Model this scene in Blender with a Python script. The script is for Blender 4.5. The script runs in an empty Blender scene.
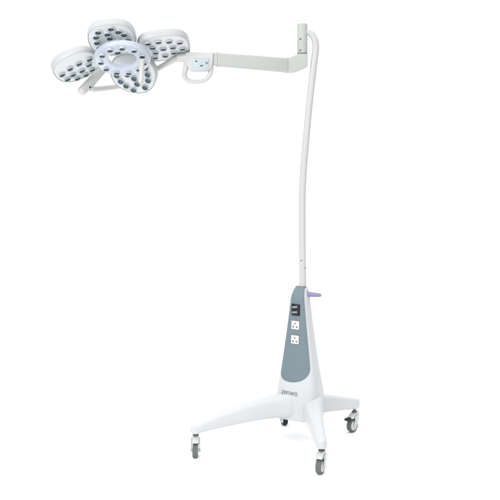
import bpy, bmesh, math, random
from mathutils import Vector, Matrix
random.seed(4)
R = math.radians
SC = bpy.context.scene
COL = SC.collection

# ------------------------------------------------------------------ camera
cam_data = bpy.data.cameras.new('camera')
cam = bpy.data.objects.new('camera', cam_data)
COL.objects.link(cam)
cam.location = (0, -3.715, 1.402)
cam.rotation_euler = (R(90), 0, 0)
cam_data.sensor_width = 36
cam_data.lens = 61.2
cam_data.shift_y = -0.26
cam_data.clip_end = 500
SC.camera = cam

# ------------------------------------------------------------------ light: an even white studio and soft lamps
world = bpy.data.worlds.new('World')
SC.world = world
world.use_nodes = True
wn = world.node_tree
bg = wn.nodes['Background']
# a white studio, less bright on its left and right sides
wtc = wn.nodes.new('ShaderNodeTexCoord')
wsep = wn.nodes.new('ShaderNodeSeparateXYZ')
wabs = wn.nodes.new('ShaderNodeMath')
wabs.operation = 'ABSOLUTE'
wmr = wn.nodes.new('ShaderNodeMapRange')
wmr.interpolation_type = 'SMOOTHSTEP'
for i, v in zip((1, 2, 3, 4), (0.74, 0.94, 1.28, 0.05)):
    wmr.inputs[i].default_value = v
wn.links.new(wtc.outputs['Generated'], wsep.inputs[0])
wn.links.new(wsep.outputs['X'], wabs.inputs[0])
wn.links.new(wabs.outputs[0], wmr.inputs[0])
wn.links.new(wmr.outputs[0], bg.inputs[1])
bg.inputs[0].default_value = (0.99, 0.995, 1.0, 1)

def softbox(name, loc, target, size, energy, col=(1, 1, 1)):
    d = bpy.data.lights.new(name, 'AREA')
    d.shape = 'RECTANGLE'
    d.size, d.size_y = size
    d.energy = energy
    d.color = col
    o = bpy.data.objects.new(name, d)
    COL.objects.link(o)
    o.location = loc
    o.rotation_euler = (Vector(target) - Vector(loc)).to_track_quat('-Z', 'Y').to_euler()
    return o

softbox('softbox', (-2.3, -2.6, 2.9), (0.1, 0, 0.9), (1.4, 1.4), 70, (1, 0.99, 0.98))
softbox('overhead_softbox', (0.2, 0.8, 4.6), (0.2, 0.8, 0), (5, 5), 104)

SC.view_settings.view_transform = 'Standard'
SC.view_settings.look = 'None'
SC.view_settings.exposure = 0.0
SC.view_settings.gamma = 1.0

# ------------------------------------------------------------------ materials
def lin(c):
    return tuple(((v / 255) / 12.92 if v / 255 <= 0.04045 else ((v / 255 + 0.055) / 1.055) ** 2.4) for v in c)

def mat(name, col, rough=0.5, spec=0.25, metal=0.0, bump=0.0, bscale=400, var=0.03, vscale=6, coat=0.0, trans=0.0, sss=0.0):
    m = bpy.data.materials.new(name)
    m.use_nodes = True
    nt = m.node_tree
    p = nt.nodes['Principled BSDF']
    p.inputs['Roughness'].default_value = rough
    p.inputs['Specular IOR Level'].default_value = spec
    p.inputs['Metallic'].default_value = metal
    p.inputs['Coat Weight'].default_value = coat
    p.inputs['Transmission Weight'].default_value = trans
    if sss:
        p.inputs['Subsurface Weight'].default_value = sss
        p.inputs['Subsurface Radius'].default_value = (0.01, 0.01, 0.012)
    tc = nt.nodes.new('ShaderNodeTexCoord')
    nz = nt.nodes.new('ShaderNodeTexNoise')
    nz.inputs['Scale'].default_value = vscale
    nz.inputs['Detail'].default_value = 4
    nt.links.new(tc.outputs['Object'], nz.inputs['Vector'])
    mx = nt.nodes.new('ShaderNodeMix')
    mx.data_type = 'RGBA'
    mx.inputs[6].default_value = (*[c * (1 - var) for c in col], 1)
    mx.inputs[7].default_value = (*[min(1, c * (1 + var)) for c in col], 1)
    nt.links.new(nz.outputs['Fac'], mx.inputs[0])
    nt.links.new(mx.outputs[2], p.inputs['Base Color'])
    if bump:
        nb = nt.nodes.new('ShaderNodeTexNoise')
        nb.inputs['Scale'].default_value = bscale
        nb.inputs['Detail'].default_value = 2
        nt.links.new(tc.outputs['Object'], nb.inputs['Vector'])
        bp = nt.nodes.new('ShaderNodeBump')
        bp.inputs['Strength'].default_value = bump
        bp.inputs['Distance'].default_value = 0.001
        nt.links.new(nb.outputs['Fac'], bp.inputs['Height'])
        nt.links.new(bp.outputs['Normal'], p.inputs['Normal'])
    return m

M = {
    'floor': mat('floor_white', (0.95, 0.95, 0.95), 0.9, 0.0, var=0.004),
    'base': mat('base_white_plastic', (0.53, 0.545, 0.56), 0.3, 0.2, bump=0.08, bscale=300),
    'arm': mat('arm_cream_paint', (0.415, 0.435, 0.415), 0.4, 0.18, bump=0.1, bscale=500),
    'tube': mat('tube_white_paint', (0.49, 0.495, 0.485), 0.28, 0.3, bump=0.05, bscale=500),
    'shell': mat('petal_shell', (0.43, 0.445, 0.45), 0.35, 0.18, sss=0.0),
    'face': mat('petal_face', (0.58, 0.61, 0.615), 0.35, 0.2),
    'ring': mat('ring_lavender_plastic', (0.74, 0.785, 0.88), 0.28, 0.25, trans=0.62),
    'panel': mat('panel_blue_grey', (0.155, 0.200, 0.226), 0.5, 0.25, bump=0.15, bscale=700, var=0.05),
    'socket': mat('socket_white', (0.62, 0.63, 0.64), 0.3, 0.3),
    'black': mat('black_plastic', (0.012, 0.014, 0.016), 0.35, 0.3),
    'paddle': mat('rocker_grey', (0.22, 0.25, 0.27), 0.3, 0.4),
    'metal': mat('dark_steel', (0.14, 0.145, 0.15), 0.3, 0.5, metal=0.7),
    'rubber': mat('grey_rubber', (0.12, 0.135, 0.135), 0.6, 0.2, bump=0.3, bscale=300, var=0.12),
    'lever_and_shade_rubber': mat('lever_and_shade_rubber', (0.02, 0.021, 0.022), 0.6, 0.2),  # black lever rubber; on the rear tyre it stands in for shade
    'caster': mat('caster_white', (0.53, 0.535, 0.53), 0.35, 0.3),
    'lilac': mat('lilac_plastic', (0.235, 0.195, 0.40), 0.3, 0.3),
    'collar': mat('lens_collar', (0.48, 0.52, 0.54), 0.2, 0.4),
    'throat': mat('lens_throat', (0.065, 0.100, 0.12), 0.15, 0.5),
    'chip': mat('lens_chip', (0.10, 0.14, 0.16), 0.2, 0.5),
    'keypad': mat('keypad_pale_blue', (0.41, 0.475, 0.495), 0.3, 0.3),
    'ink': mat('grey_ink', (0.13, 0.135, 0.15), 0.5, 0.2),
    'seam': mat('seam_grey', (0.16, 0.17, 0.17), 0.6, 0.1),
}

# ------------------------------------------------------------------ helpers
ROOT_LOC = Vector((0.2207, 0.0, 0.0))
root = bpy.data.objects.new('surgical_lamp', None)
COL.objects.link(root)
root.location = ROOT_LOC
root['label'] = 'white mobile surgical lamp on casters with four LED petals on a long arm'
root['category'] = 'surgical lamp'

def finish(name, bm, mats, parent=None, mx=None, angle=35):
    """link bm (its own coordinates) as one mesh object; mx places it in the parent"""
    bmesh.ops.recalc_face_normals(bm, faces=bm.faces)
    me = bpy.data.meshes.new(name)
    bm.to_mesh(me)
    bm.free()
    for m in (mats if isinstance(mats, (list, tuple)) else [mats]):
        me.materials.append(m)
    for p in me.polygons:
        p.use_smooth = True
    me.set_sharp_from_angle(angle=R(angle))
    o = bpy.data.objects.new(name, me)
    COL.objects.link(o)
    if parent:
        o.parent = parent
    if mx is not None:
        o.matrix_local = mx
    return o

def part(name, bm, mats, parent=None, angle=35):
    """a part built in world coordinates, under the lamp (or one of its parts that sits at the lamp's origin)"""
    if parent is None:
        bmesh.ops.translate(bm, verts=bm.verts, vec=-ROOT_LOC)
        return finish(name, bm, mats, root, None, angle)
    off = ROOT_LOC
    bmesh.ops.translate(bm, verts=bm.verts, vec=-off)
    return finish(name, bm, mats, parent, None, angle)

def catmull(pts, n):
    """smooth resampling of tuples"""
    P = [tuple(p) for p in pts]
    P = [tuple(2 * a - b for a, b in zip(P[0], P[1]))] + P + [tuple(2 * a - b for a, b in zip(P[-1], P[-2]))]
    out = []
    for i in range(1, len(P) - 2):
        for j in range(n):
            t = j / n
            out.append(tuple(0.5 * (2 * b + (c - a) * t + (2 * a - 5 * b + 4 * c - d) * t * t + (3 * b - a - 3 * c + d) * t ** 3)
                             for a, b, c, d in zip(P[i - 1], P[i], P[i + 1], P[i + 2])))
    out.append(P[-2])
    return out

def loft(bm, rings, cap=True, mi=0):
    vs = [[bm.verts.new(p) for p in r] for r in rings]
    n = len(vs[0])
    for a, b in zip(vs, vs[1:]):
        for i in range(n):
            f = bm.faces.new((a[i], a[(i + 1) % n], b[(i + 1) % n], b[i]))
            f.material_index = mi
    if cap:
        for r in (vs[0], vs[-1]):
            f = bm.faces.new(r)
            f.material_index = mi
    return vs

def lathe(bm, prof, mx=None, segs=40, mi=None, close=False):
    """revolve (r, z) about local z; r = 0 ends become poles"""
    mx = mx or Matrix()
    rows = []
    for r, z in prof:
        if r < 1e-6:
            rows.append([bm.verts.new(mx @ Vector((0, 0, z)))])
        else:
            rows.append([bm.verts.new(mx @ Vector((r * math.cos(2 * math.pi * k / segs), r * math.sin(2 * math.pi * k / segs), z))) for k in range(segs)])
    pairs = list(zip(rows, rows[1:]))
    if close:
        pairs.append((rows[-1], rows[0]))
    for q, (a, b) in enumerate(pairs):
        for k in range(segs):
            k2 = (k + 1) % segs
            if len(a) == 1 and len(b) == 1:
                continue
            if len(a) == 1:
                f = bm.faces.new((a[0], b[k2], b[k]))
            elif len(b) == 1:
                f = bm.faces.new((a[k], a[k2], b[0]))
            else:
                f = bm.faces.new((a[k], a[k2], b[k2], b[k]))
            if mi:
                f.material_index = mi[q]

def tube(bm, pts, rad, n=8, segs=24, flat=1.0, closed_round=True):
    """smooth round tube through pts with parallel-transported frame; rad is a number or one per point"""
    rr = rad if isinstance(rad, (list, tuple)) else [rad] * len(pts)
    S = catmull([(*p, r) for p, r in zip(pts, rr)], n)
    P = [Vector(s[:3]) for s in S]
    T = [(P[min(i + 1, len(P) - 1)] - P[max(i - 1, 0)]).normalized() for i in range(len(P))]
    ref = Vector((0, 1, 0)) if abs(T[0].y) < 0.9 else Vector((1, 0, 0))
    rings = []
    u = (ref - ref.dot(T[0]) * T[0]).normalized()
    def ring(c, u, t, r):
        v = t.cross(u)
        return [c + u * math.cos(2 * math.pi * k / segs) * r * flat + v * math.sin(2 * math.pi * k / segs) * r for k in range(segs)]
    for i, (p, t) in enumerate(zip(P, T)):
        u = (u - u.dot(t) * t).normalized()
        r = S[i][3]
        if i == 0 and closed_round:
            for a in (80, 60, 40, 20):
                rings.append(ring(p - t * r * math.sin(R(a)) * 0.8, u, t, r * math.cos(R(a))))
        rings.append(ring(p, u, t, r))
        if i == len(P) - 1 and closed_round:
            for a in (20, 40, 60, 80):
                rings.append(ring(p + t * r * math.sin(R(a)) * 0.8, u, t, r * math.cos(R(a))))
    loft(bm, rings)

def rbox(bm, c, size, bev=0.003, mx=None, segs=3):
    """bevelled box"""
    t = bmesh.new()
    bmesh.ops.create_cube(t, size=1)
    bmesh.ops.scale(t, verts=t.verts, vec=Vector(size))
    bmesh.ops.bevel(t, geom=t.edges[:] , offset=bev, segments=segs, profile=0.5, affect='EDGES')
    m = (mx or Matrix()) @ Matrix.Translation(Vector(c))
    bmesh.ops.transform(t, verts=t.verts, matrix=m)
    me = bpy.data.meshes.new('temp')
    t.to_mesh(me)
    t.free()
    bm.from_mesh(me)
    bpy.data.meshes.remove(me)

def prism(bm, outline, y0, y1, bev=0.003, segs=3):
    """outline of (x, z) pushed from y0 to y1, edges rounded"""
    t = bmesh.new()
    a = [t.verts.new((x, y0, z)) for x, z in outline]
    b = [t.verts.new((x, y1, z)) for x, z in outline]
    t.faces.new(a)
    t.faces.new(b[::-1])
    n = len(a)
    for i in range(n):
        t.faces.new((a[i], b[i], b[(i + 1) % n], a[(i + 1) % n]))
    bmesh.ops.recalc_face_normals(t, faces=t.faces)
    if bev:
        bmesh.ops.bevel(t, geom=t.edges[:], offset=bev, segments=segs, profile=0.5, affect='EDGES')
    me = bpy.data.meshes.new('temp')
    t.to_mesh(me)
    t.free()
    bm.from_mesh(me)
    bpy.data.meshes.remove(me)

def axes(c, n, up=(0, 0, 1)):
    """matrix whose z is n at c; x lies in the horizontal sense"""
    n = Vector(n).normalized()
    x = Vector((0, 1, 0)).cross(n)
    if x.length < 1e-4:
        x = Vector((1, 0, 0))
    x.normalize()
    if x.x < 0:
        x = -x
    y = n.cross(x)
    m = Matrix((x, y, n)).transposed().to_4x4()
    m.translation = Vector(c)
    return m

def supel(a, b, e, k, n):
    t = 2 * math.pi * k / n
    c, s = math.cos(t), math.sin(t)
    return a * math.copysign(abs(c) ** (2 / e), c), b * math.copysign(abs(s) ** (2 / e), s)

# ------------------------------------------------------------------ the floor
bm = bmesh.new()
bmesh.ops.create_circle(bm, cap_ends=True, radius=6.5, segments=96)
fl = finish('floor', bm, M['floor'])
fl['kind'] = 'structure'

# ------------------------------------------------------------------ the column housing (faces front-left)
YAW = R(-28)
FN = Vector((math.sin(YAW), -math.cos(YAW), 0))          # where its front looks
FU = Vector((math.cos(YAW), math.sin(YAW), 0))           # its right-hand side
ST = [  # z, half width, half depth, shift along the front
    (0.112, .090, .078, 0), (0.118, .097, .085, 0), (0.16, .099, .085, 0), (0.20, .0975, .081, 0), (0.25, .0920, .072, 0),
    (0.30, .0845, .060, 0), (0.34, .0780, .0525, 0), (0.41, .0675, .0465, 0), (0.516, .0520, .041, 0),
    (0.612, .0395, .0362, 0), (0.638, .0355, .032, -.001), (0.653, .0315, .0255, -.0045), (0.663, .029, .020, -.008),
    (0.669, .024, .014, -.010), (0.671, .012, .007, -.010)]
STS = catmull(ST, 6)
EXP = 3.4

def section(z):
    for p, q in zip(STS, STS[1:]):
        if p[0] <= z <= q[0]:
            t = (z - p[0]) / max(1e-9, q[0] - p[0])
            return tuple(a + (b - a) * t for a, b in zip(p, q))
    return STS[-1] if z > STS[-1][0] else STS[0]

def W(u, v, z):
    return ROOT_LOC + FU * u + FN * v + Vector((0, 0, z))

def front(u, z, eps=0.0):
    _, a, b, cv = section(z)
    q = min(0.9999, abs(u) / a)
    return W(u, cv + b * (1 - q ** EXP) ** (1 / EXP) + eps, z)

bm = bmesh.new()
loft(bm, [[W(*(lambda p: (p[0], p[1] + cv, z))(supel(a, b, EXP, k, 72))) for k in range(72)] for z, a, b, cv in STS])
housing = part('column_housing', bm, M['base'], angle=40)

# the blue-grey front panel: up the front face and over the top
def panel_mid(z):
    return -0.055 * section(z)[1] - 0.016 * max(0, (0.335 - z) / 0.063) ** 2.2
def panel_eps(q, z):
    """raised field inside a border, and a fold low down"""
    e = 0.0030 if abs(q) < 0.86 and z > 0.281 else 0.0020
    return e - (0.0016 if z < 0.334 else 0)
def panel_half(z):
    _, a, _, _ = section(z)
    w = 0.885 * a
    z0, z1 = 0.272, 0.345
    if z < z1:
        t = (z1 - z) / (z1 - z0)
        w *= max(0.02, (1 - t ** 2.6)) ** (1 / 2.2)
    return w
bm = bmesh.new()
zs = [0.272 + (0.6685 - 0.272) * (1 - math.cos(math.pi * min(1, i / 140))) / 2 for i in range(141)]
NU = 44
outer, inner = [], []
for z in zs:
    w = panel_half(z)
    outer.append([bm.verts.new(front(panel_mid(z) + w * (2 * k / NU - 1), z, panel_eps(2 * k / NU - 1, z))) for k in range(NU + 1)])
    inner.append([bm.verts.new(front(panel_mid(z) + w * (2 * k / NU - 1), z, -0.004)) for k in range(NU + 1)])
# over the top
_, at_, bt_, cvt = section(0.668)
for j in range(1, 7):
    t = j / 6
    v = cvt + bt_ * (1 - 2 * t)
    wv = 0.885 * at_ * (1.12 - 0.25 * t)
    zz = 0.6685 + 0.0055 * math.sin(math.pi * (0.25 + 0.75 * t)) 
    outer.append([bm.verts.new(W(wv * (2 * k / NU - 1), v, zz + 0.002 * (1 - (2 * k / NU - 1) ** 4))) for k in range(NU + 1)])
    inner.append([bm.verts.new(W(wv * (2 * k / NU - 1), v, zz - 0.008)) for k in range(NU + 1)])
nr = len(outer)
for i in range(nr - 1):
    for k in range(NU):
        bm.faces.new((outer[i][k], outer[i][k + 1], outer[i + 1][k + 1], outer[i + 1][k]))
        bm.faces.new((inner[i][k], inner[i + 1][k], inner[i + 1][k + 1], inner[i][k + 1]))
    bm.faces.new((outer[i][0], outer[i + 1][0], inner[i + 1][0], inner[i][0]))
    bm.faces.new((outer[i][NU], inner[i][NU], inner[i + 1][NU], outer[i + 1][NU]))
for i in (0, nr - 1):
    for k in range(NU):
        bm.faces.new((outer[i][k], inner[i][k], inner[i][k + 1], outer[i][k + 1]))
panel = part('control_panel', bm, M['panel'], angle=45)

def on_front(bm, eps):
    """wrap a mesh drawn as (u, thickness, z) onto the front face"""
    for v in bm.verts:
        u, th, z = v.co
        v.co = front(u, z, eps + th)

def plate_bm(bm, u, z, w, h, t, bev=0.0015):
    """small plate drawn as (u, thickness, z), subdivided so that it can follow the face"""
    s = bmesh.new()
    bmesh.ops.create_cube(s, size=1)
    bmesh.ops.scale(s, verts=s.verts, vec=(w, t, h))
    bmesh.ops.bevel(s, geom=s.edges[:], offset=bev, segments=2, affect='EDGES', profile=0.5)
    bmesh.ops.translate(s, verts=s.verts, vec=(u, t / 2, z))
    me = bpy.data.meshes.new('temp')
    s.to_mesh(me)
    s.free()
    bm.from_mesh(me)
    bpy.data.meshes.remove(me)

# switch block: a black bezel with two grey rockers
bm = bmesh.new()
plate_bm(bm, -.0035, .580, .040, .050, .007, .003)
on_front(bm, .001)
bezel = part('switch_block', bm, M['black'], panel)
for z in (.5925, .5705):
    bm = bmesh.new()
    plate_bm(bm, -.0065, z, .025, .0085, .006, .002)
    on_front(bm, .0055)
    bmesh.ops.rotate(bm, verts=bm.verts, cent=front(-.007, z, .005), matrix=Matrix.Rotation(R(8), 3, FN))
    part('rocker_switch', bm, M['paddle'], panel)

# two power sockets with three slots each
for z in (.5150, .4530):
    bm = bmesh.new()
    plate_bm(bm, -.0035, z, .037, .036, .006, .002)
    on_front(bm, .0022)
    sk = part('power_socket', bm, M['socket'], panel)
    bm = bmesh.new()
    plate_bm(bm, -.0035, z, .0395, .0385, .0012, .0005)
    on_front(bm, .0026)
    part('socket_gasket', bm, M['seam'], panel)
    for du, dz, w, h in ((0, .0075, .0045, .009), (-.0085, -.007, .0075, .0065), (.0085, -.007, .0075, .0065)):
        bm = bmesh.new()
        plate_bm(bm, -.0035 + du, z + dz, w, h, .0012, .0004)
        on_front(bm, .0077)
        part('socket_slot', bm, M['seam'], panel)

# the maker's word in grey ink below the panel
def lettering(body, uc, zc, h, wid, parent):
    cu = bpy.data.curves.new('lettering', 'FONT')
    cu.body = body
    cu.size = 1
    cu.align_x = 'CENTER'
    cu.resolution_u = 6
    to = bpy.data.objects.new('temp', cu)
    COL.objects.link(to)
    me = bpy.data.meshes.new_from_object(to.evaluated_get(bpy.context.evaluated_depsgraph_get()))
    bpy.data.objects.remove(to)
    bm = bmesh.new()
    bm.from_mesh(me)
    bpy.data.meshes.remove(me)
    bmesh.ops.triangulate(bm, faces=bm.faces)
    bmesh.ops.subdivide_edges(bm, edges=bm.edges[:], cuts=1)
    xs = [v.co.x for v in bm.verts]
    ys = [v.co.y for v in bm.verts]
    for v in bm.verts:
        u = uc + (v.co.x - (min(xs) + max(xs)) / 2) / (max(xs) - min(xs)) * wid
        z = zc + (v.co.y - (min(ys) + max(ys)) / 2) / (max(ys) - min(ys)) * h
        v.co = front(u, z, 0.0009)
    return part('brand_lettering', bm, M['ink'], parent, 80)
lettering('zenwo', -.018, .2270, .0155, .077, housing)

# lilac push handle at the side
bm = bmesh.new()
hd = Vector((.90, -.42, .02)).normalized()
hm = axes((0.2560, -0.010, 0.6420), hd)
lathe(bm, [(0, 0), (.0120, 0), (.0122, .004), (.0104, .008), (.0100, .025), (.0088, .044), (.0078, .053), (.006, .0565), (.003, .058), (0, .0583)], hm, 28)
part('push_handle', bm, M['lilac'])

# ------------------------------------------------------------------ four base legs
HUB = ROOT_LOC
def leg(vec, st, shift=(0, 0)):
    """st: t along vec, half width, z bottom, z top"""
    d = Vector((vec[0], vec[1], 0))
    L = d.length
    d.normalize()
    n = Vector((d.y, -d.x, 0))
    S = catmull(st, 8)
    e = S[-1]
    for a in (25, 45, 62, 76, 86):
        c = math.cos(R(a))
        zc = (e[2] + e[3]) / 2
        hh = (e[3] - e[2]) / 2
        S.append((e[0] + math.sin(R(a)) * e[1] * 0.95 / L, e[1] * (.12 + .88 * c), zc - hh * (.55 + .45 * c), zc + hh * (.40 + .60 * c)))
    o = HUB + Vector((shift[0], shift[1], 0))
    rings = []
    for t, w, z0, z1 in S:
        hh, zc = (z1 - z0) / 2, (z0 + z1) / 2
        ring = []
        for k in range(40):
            p, q = supel(w, hh, 3.4, k, 40)
            p *= 1 - 0.16 * (q / hh * 0.5 + 0.5)         # a little narrower at the top
            ring.append(o + d * (t * L) + n * p + Vector((0, 0, zc + q)))
        rings.append(ring)
    bm = bmesh.new()
    loft(bm, rings)
    return part('base_leg', bm, M['base'], angle=50)
leg((-.448, -.168), [(-.11, .070, .121, .228), (.02, .076, .120, .232), (.14, .064, .120, .226), (.25, .048, .121, .211), (.45, .038, .120, .199), (.72, .030, .110, .171), (.9, .025, .102, .147), (1, .0225, .094, .130)])
leg((.022, -.325), [(-.20, .030, .124, .215), (-.10, .048, .121, .228), (.04, .056, .120, .234), (.18, .054, .119, .218), (.34, .044, .116, .200), (.6, .033, .108, .174), (.85, .026, .098, .147), (1, .0235, .094, .134)], (.042, -.005))
leg((.250, .120), [(.10, .070, .118, .220), (.25, .058, .116, .205), (.42, .042, .113, .187), (.65, .033, .109, .172), (.9, .027, .104, .154), (1, .0255, .102, .148)])
leg((-.068, .212), [(.2, .052, .118, .195), (.5, .040, .113, .182), (.85, .028, .104, .156), (1, .0255, .102, .148)])

# ------------------------------------------------------------------ casters: fork > stem, tyre, wheel hub, brake lever
def caster(x, y, axis_deg, zt, lever, shaded=False):
    """stem at (x, y); axis_deg turns the wheel's axle (0: along +x)"""
    m0 = Matrix.Translation(Vector((x, y, 0)) - ROOT_LOC) @ Matrix.Rotation(R(axis_deg), 4, 'Z')
    r, off = 0.0295, -0.016
    bm = bmesh.new()
    # crown over the wheel and two cheeks down to the axle
    prof = [(-.036, .0630), (-.034, .0690), (-.024, .076), (-.006, .085), (.011, .090), (.016, .086), (.017, .070), (.008, .052), (-.004, .045), (-.004, .059), (-.016, .0618), (-.027, .0625)]
    t = bmesh.new()
    prism(t, [(p[0], p[1]) for p in prof], -.0135, .0135, .0022, 2)
    for s in (-1, 1):
        cheek = [(off + .0085 * math.cos(R(a)), r + .0085 * math.sin(R(a))) for a in range(170, 331, 20)] + [(.006, .050), (.011, .074), (-.004, .078), (-.016, .068), (-.016, .052)]
        prism(t, cheek, s * .0175 - .0022, s * .0175 + .0022, .0012, 2)
    bmesh.ops.rotate(t, verts=t.verts, cent=(0, 0, 0), matrix=Matrix.Rotation(R(90), 3, 'Z'))
    me = bpy.data.meshes.new('temp'); t.to_mesh(me); t.free(); bm.from_mesh(me); bpy.data.meshes.remove(me)
    fork = finish('caster', bm, M['caster'], root, m0, 40)
    # the prism ran along y and was turned, so forward is +y locally and the axle lies along x
    bm = bmesh.new()
    lathe(bm, [(0, .084), (.013, .084), (.013, .0895), (.0075, .091), (.0075, zt + .004), (0, zt + .004)], None, 20)
    finish('stem', bm, M['metal'], fork)
    ax = Matrix.Translation((0, off, r)) @ Matrix.Rotation(R(90), 4, 'Y')
    bm = bmesh.new()
    lathe(bm, [(.021, -.0105), (.0265, -.0112), (.0287, -.0095), (.0295, -.005), (.0295, .005), (.0287, .0095), (.0265, .0112), (.021, .0105)], ax, 40, close=True)
    finish('tyre', bm, M['lever_and_shade_rubber'] if shaded else M['rubber'], fork)  # rear tyre: shade under the base put into its colour
    bm = bmesh.new()
    hubp = [(0, .0148), (.006, .0148), (.008, .013), (.016, .0125), (.0205, .0112), (.0212, .009)]
    lathe(bm, [(a, -b) for a, b in hubp] + hubp[::-1], ax, 32)
    lathe(bm, [(0, .0195), (.004, .0195), (.0055, .0212), (.0035, .0225), (0, .0228)], ax, 16)
    lathe(bm, [(0, -.0195), (.004, -.0195), (.0055, -.0212), (.0035, -.0225), (0, -.0228)], ax, 16)
    finish('wheel_hub', bm, M['caster'], fork)
    if lever:
        bm = bmesh.new()
        rbox(bm, (0, off - .029, .0655), (.020, .026, .0055), .0022, Matrix.Rotation(R(0), 4, 'X'))
        rbox(bm, (0, off - .040, .0625), (.022, .008, .009), .0025)
        finish('brake_lever', bm, M['lever_and_shade_rubber'], fork)
caster(-.2270, -.164, 0, .097, False)
caster(.2850, -.330, -24, .097, False)
caster(.4715, .120, -46, .104, True)
caster(.1527, .212, 15, .104, False, True)  # rear caster, its tyre coloured as if in shade

# ------------------------------------------------------------------ the bent pole
PY = 0.012
pts = [(.2345, .6500), (.2312, .70), (.2302, .7618), (.2291, .9197), (.2290, 1.0512), (.2333, 1.1608), (.2394, 1.2442), (.2486, 1.3494), (.2583, 1.4546), (.2701, 1.5598), (.2812, 1.6551),
       (.2880, 1.7089), (.2850, 1.7500), (.2690, 1.7790), (.2480, 1.7900), (.2300, 1.7925)]
pts[0] = (.2308, .655)
bm = bmesh.new()
tube(bm, [(x, PY, z) for x, z in pts], [.0156] * 11 + [.0156, .0152, .0148, .0145, .0145], 10, 28, closed_round=False)
pole = part('pole', bm, M['tube'], angle=60)
for x, z, a in ((.2240, .7885, -22), (.2415, .7550, 42)):
    d = Vector((math.sin(R(a)), -math.cos(R(a)), 0))
    bm = bmesh.new()
    lathe(bm, [(0, -.002), (.0032, -.002), (.0032, .0006), (.0022, .0012), (0, .0009)], axes(Vector((.2300, PY, z)) + d * .0152, d), 12)
    part('screw', bm, M['metal'], pole)

# ------------------------------------------------------------------ the upright bracket at the top, then the arm
bm = bmesh.new()
bx = .2290
lathe(bm, [(0, 1.6960), (.0222, 1.6960), (.0228, 1.6975), (.0228, 1.8205), (.0216, 1.8235), (.0185, 1.8250), (0, 1.8252)], Matrix.Translation((bx, PY, 0)), 40)
bracket = part('pole_bracket', bm, M['arm'])
for z in (1.755, 1.7055):
    d = Vector((-.42, -.9, 0)).normalized()
    bm = bmesh.new()
    lathe(bm, [(0, -.002), (.0042, -.002), (.0042, .0008), (.003, .0016), (.0016, .0010), (0, .0010)], axes(Vector((bx, PY, z)) + d * .0226, d), 14)
    part('screw', bm, M['metal'], bracket)
bm = bmesh.new()
lathe(bm, [(0, 1.6905), (.0218, 1.6905), (.0218, 1.6965), (0, 1.6965)], Matrix.Translation((bx, PY, 0)), 40)
part('joint_seam', bm, M['seam'], bracket)

# elbow block under it
bm = bmesh.new()
prism(bm, [(.2521, 1.6912), (.2521, 1.6350), (.2030, 1.6128), (.1880, 1.6088), (.1470, 1.6085), (.1470, 1.6735), (.1800, 1.6775), (.1960, 1.6850), (.2070, 1.6912)], PY - .0245, PY + .0245, .005, 4)
elbow = part('arm_elbow', bm, M['arm'], angle=40)
bm = bmesh.new()
lathe(bm, [(0, 0), (.012, 0), (.012, .0008), (0, .0010)], axes((.172, PY - .0243, 1.641), (0, -1, 0)), 28)
part('pivot_cap', bm, M['arm'], elbow)

# the spring arm: a long rounded box, slightly deeper at the elbow
bm = bmesh.new()
def arm_ring(x, y, z0, z1, hy, n=40):
    hz, zc = (z1 - z0) / 2, (z0 + z1) / 2
    return [(x, y + p, zc + q) for p, q in (supel(hy, hz, 5, k, n) for k in range(n))]
A = [(-.1400, -.047, 1.6345, 1.6900, .0205), (-.1385, -.047, 1.6325, 1.6925, .0225), (.00, -.022, 1.6225, 1.6850, .0225), (.1640, .006, 1.6085, 1.6735, .0225), (.1655, .006, 1.6100, 1.6720, .0210)]
loft(bm, [arm_ring(*a) for a in A])
arm = part('spring_arm', bm, M['arm'], angle=40)
# end cap with small step
bm = bmesh.new()
E = [(-.1640, -.051, 1.6440, 1.6900, .0175), (-.1610, -.0505, 1.6415, 1.6925, .0195), (-.1420, -.0475, 1.6310, 1.6945, .0235), (-.1395, -.047, 1.6320, 1.6938, .0228)]
loft(bm, [arm_ring(*a) for a in E])
part('arm_end_cap', bm, M['arm'], arm, angle=40)

# ------------------------------------------------------------------ control box with carry loop and keypad
bm = bmesh.new()
prism(bm, [(-.2700, 1.6935), (-.2780, 1.6880), (-.2735, 1.6440), (-.2590, 1.6120), (-.2500, 1.6090), (-.1830, 1.6090), (-.1700, 1.6180), (-.1600, 1.6440), (-.1560, 1.6900), (-.1620, 1.6925)], -.078, -.042, .005, 4)
box = part('control_box', bm, M['tube'], angle=40)
bm = bmesh.new()
tube(bm, [(-.2690, -.060, 1.6780), (-.2745, -.060, 1.6342), (-.2810, -.060, 1.6060), (-.2800, -.060, 1.5860), (-.2620, -.060, 1.5700), (-.2270, -.060, 1.5665), (-.1990, -.060, 1.5710), (-.1800, -.060, 1.5860), (-.1690, -.060, 1.6084), (-.1650, -.060, 1.6428)],
     [.013, .0125, .0115, .0105, .0098, .0092, .0092, .0098, .0105, .0105], 8, 24)
part('carry_handle', bm, M['tube'], angle=60)
bm = bmesh.new()
prism(bm, [(-.2455, 1.6560), (-.2410, 1.6640), (-.1800, 1.6665), (-.1745, 1.6610), (-.1790, 1.6190), (-.1840, 1.6130), (-.2400, 1.6110), (-.2440, 1.6160)], -.0815, -.0760, .002, 2)
part('keypad', bm, M['keypad'], box, angle=40)
for x, z, w in ((-.2300, 1.6530, .010), (-.1850, 1.6460, .011), (-.2070, 1.6340, .015)):
    bm = bmesh.new()
    rbox(bm, (x, -.0820, z), (w * .8, .004, .0055), .0014)
    part('button', bm, M['throat'], box, angle=40)
for x, z in ((-.2120, 1.6530), (-.1960, 1.6300), (-.2330, 1.6330)):
    bm = bmesh.new()
    rbox(bm, (x, -.0818, z), (.008, .004, .005), .0014)
    part('button', bm, M['socket'], box, angle=40)

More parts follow.
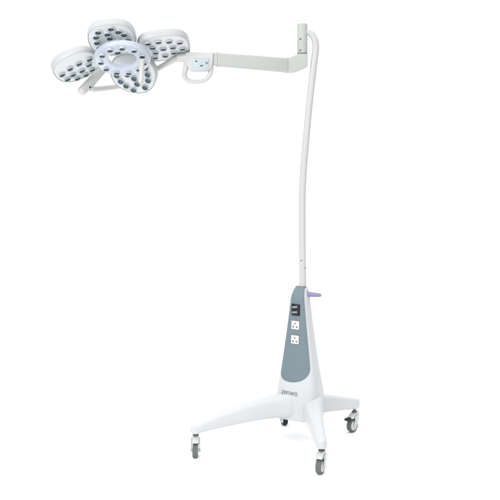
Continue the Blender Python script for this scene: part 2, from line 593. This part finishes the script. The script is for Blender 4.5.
# ------------------------------------------------------------------ tubular head frame, sleeve rod
bm = bmesh.new()
tube(bm, [(-.2660, -.060, 1.6700), (-.3050, -.052, 1.6690)], [.0195, .0185], 6, 24)
tube(bm, [(-.2950, -.054, 1.6690), (-.3220, -.030, 1.6655), (-.3647, .020, 1.6503), (-.4185, .070, 1.6269), (-.4725, .110, 1.6000), (-.5307, .140, 1.5743), (-.6000, .120, 1.5540), (-.6484, .060, 1.5428), (-.6905, .000, 1.5353)],
     [.0150, .0135, .0130, .0130, .0130, .0130, .0130, .0125, .0115], 8, 24)
part('head_frame', bm, M['tube'], angle=60)
bm = bmesh.new()
tube(bm, [(-.7303, -.020, 1.5281), (-.7012, .010, 1.5641), (-.6759, .040, 1.6008), (-.6484, .060, 1.6374)], [.0205, .0215, .0215, .0210], 6, 28)
rod = part('sleeve_rod', bm, M['tube'], angle=60)
for c, d in (((-.7235, -.0060, 1.5640), (-.6, -.7, .4)), ((-.6955, -.0170, 1.5445), (.35, -.9, -.1))):
    bm = bmesh.new()
    lathe(bm, [(0, -.002), (.0038, -.002), (.0038, .0012), (0, .0016)], axes(c, d), 12)
    part('screw', bm, M['black'], rod)

# ------------------------------------------------------------------ LED lens, one mesh shared by every copy
bm = bmesh.new()
lathe(bm, [(.0132, -.001), (.0130, .0050), (.0124, .0074), (.0116, .0080), (.0112, .0072), (.0106, .0040), (.0094, .0012), (.0060, .0010), (.0052, .0022), (.0030, .0034), (0, .0038)],
      None, 24, mi=[0, 0, 0, 0, 0, 1, 1, 1, 2, 2])
lens0 = finish('led_lens', bm, [M['collar'], M['throat'], M['chip']], None, None, 30)
lens_used = [False]

def place_lens(parent, x, y, z, s=1.0):
    if not lens_used[0]:
        o = lens0
        lens_used[0] = True
    else:
        o = lens0.copy()
        COL.objects.link(o)
    o.parent = parent
    s *= 1.13
    o.matrix_local = Matrix.Translation((x, y, z)) @ Matrix.Rotation(random.uniform(0, 6.28), 4, 'Z') @ Matrix.Scale(s, 4)

def petal(c, n, r, lenses, square=2.4, depth=.034):
    """pod: domed shell behind, flat face in front (+z), LED lenses on the face"""
    m = axes(c, n)
    m.translation -= ROOT_LOC
    def outline(k, N, s):
        t = 2 * math.pi * k / N
        rr = r * s * (abs(math.cos(t)) ** square + abs(math.sin(t)) ** square) ** (-1 / square)
        return rr * math.cos(t), rr * math.sin(t)
    prof = [(.962, -.0030), (.968, .0014), (.985, .0024), (1.000, .0014), (1.010, -.002), (1.018, -.010), (1.020, -.022), (1.012, -.030), (.985, -.0355), (.93, -.0385), (.80, -.041), (.60, -.0425), (.35, -.043)]
    bm = bmesh.new()
    loft(bm, [[(*outline(k, 80, s), z * depth / .034) for k in range(80)] for s, z in prof])
    sh = finish('lamp_petal', bm, M['shell'], root, m, 50)
    bm = bmesh.new()
    loft(bm, [[(*outline(k, 80, s), z) for k in range(80)] for s, z in ((.960, -.006), (.960, .0000), (.952, .0008), (.90, .0010), (.4, .0016))])
    finish('face_plate', bm, M['face'], sh, None, 50)
    for x, y in lenses:
        q = min(1, (r * .97 - .0165) / max(1e-6, math.hypot(x, y)))
        x, y = x * q, y * q
        place_lens(sh, x, y, .0012)
    return sh

petal((-.7391, -.090, 1.6280), (.400, -.4347, -.8068), .0990,
      [(.0652, .0153), (.0178, .02), (-.026, .0165), (-.0695, .0029), (.0486, -.0198), (.0083, -.037), (-.0333, -.0338), (.0484, -.0676), (-.0678, -.0477), (-.0313, -.0802), (.0116, -.088)])
petal((-.5723, -.190, 1.7338), (.0741, -.5826, -.8094), .0984,
      [(-.0456, .0583), (.0093, .0718), (-.0105, .0414), (.0356, .0502), (-.0594, .0298), (-.0051, .0162), (.0562, .0291), (-.0621, -.0038), (-.0188, -.0129), (.0259, -.0036), (.0669, -.0031), (-.0582, -.0357), (-.013, -.046), (.030, -.038), (.055, -.048), (.010, -.076)])
petal((-.3650, -.100, 1.7061), (.1108, -.3973, -.911), .1085,
      [(-.0598, .0667), (-.0148, .068), (.029, .0612), (.0715, .0421), (-.0459, .0247), (-.0034, .0052), (.0383, .0076), (.0769, -.0153), (-.0403, -.0203), (.0362, -.0401), (-.0488, -.0628), (-.0038, -.0566)], 2.8)
petal((-.5114, .000, 1.603), (-.1599, -.7764, -.6096), .1032,
      [(.0519, .0524), (.0648, .0209), (.071, -.0103), (.0627, -.0524), (.0065, .0214), (.009, -.0193), (.0255, -.0448), (.014, -.0825), (-.0214, -.0714), (-.0482, -.0547), (-.0691, -.0279), (-.0239, -.0077)], 2.2)

# central ring: a chunky open hoop with its own lenses
rm = axes((-.5318, -.170, 1.6502), (.0608, -.5154, -.8548))
rm.translation -= ROOT_LOC
bm = bmesh.new()
lathe(bm, [(.060, -.002), (.064, .0012), (.070, .002), (.108, .001), (.114, -.001), (.1172, -.006), (.1180, -.014), (.1150, -.021), (.108, -.025), (.085, -.027), (.068, -.026), (.061, -.022), (.0585, -.012)], None, 96, close=True)
ring = finish('lamp_ring', bm, M['ring'], root, rm, 50)
for k in range(11):
    a = R(16 + k * 360 / 11)
    place_lens(ring, .090 * math.cos(a), .090 * math.sin(a), .0018, .92)

# brackets behind the petals, short posts behind the ring
for pts in ([(-.7500, -.078, 1.6560), (-.6600, -.030, 1.6480), (-.5600, .035, 1.6350), (-.4980, .040, 1.6280)],
            [(-.4980, .040, 1.6280), (-.4300, .000, 1.6760), (-.3680, -.075, 1.7380)],
            [(-.5750, -.160, 1.7620), (-.6300, -.110, 1.7250), (-.7300, -.068, 1.6660)]):
    bm = bmesh.new()
    tube(bm, pts, .010, 6, 16)
    part('petal_bracket', bm, M['tube'], angle=60)
for a, d in ((185, .05), (352, .05)):
    bm = bmesh.new()
    lathe(bm, [(0, -d), (.007, -d), (.007, -.024), (0, -.024)], Matrix.Translation((.090 * math.cos(R(a)), .090 * math.sin(R(a)), 0)), 16)
    finish('ring_post', bm, M['tube'], ring)

# the sterile handle hanging from the ring along its axis
bm = bmesh.new()
hm = axes((-.4466, -.200, 1.6450), (.02, -.5154, -.8548))
lathe(bm, [(0, -.004), (.0125, -.004), (.0125, .006), (.0102, .009), (.0098, .050), (.0104, .092), (.0098, .103), (.0070, .1085), (0, .110)], hm, 28)
part('sterile_handle', bm, M['tube'])
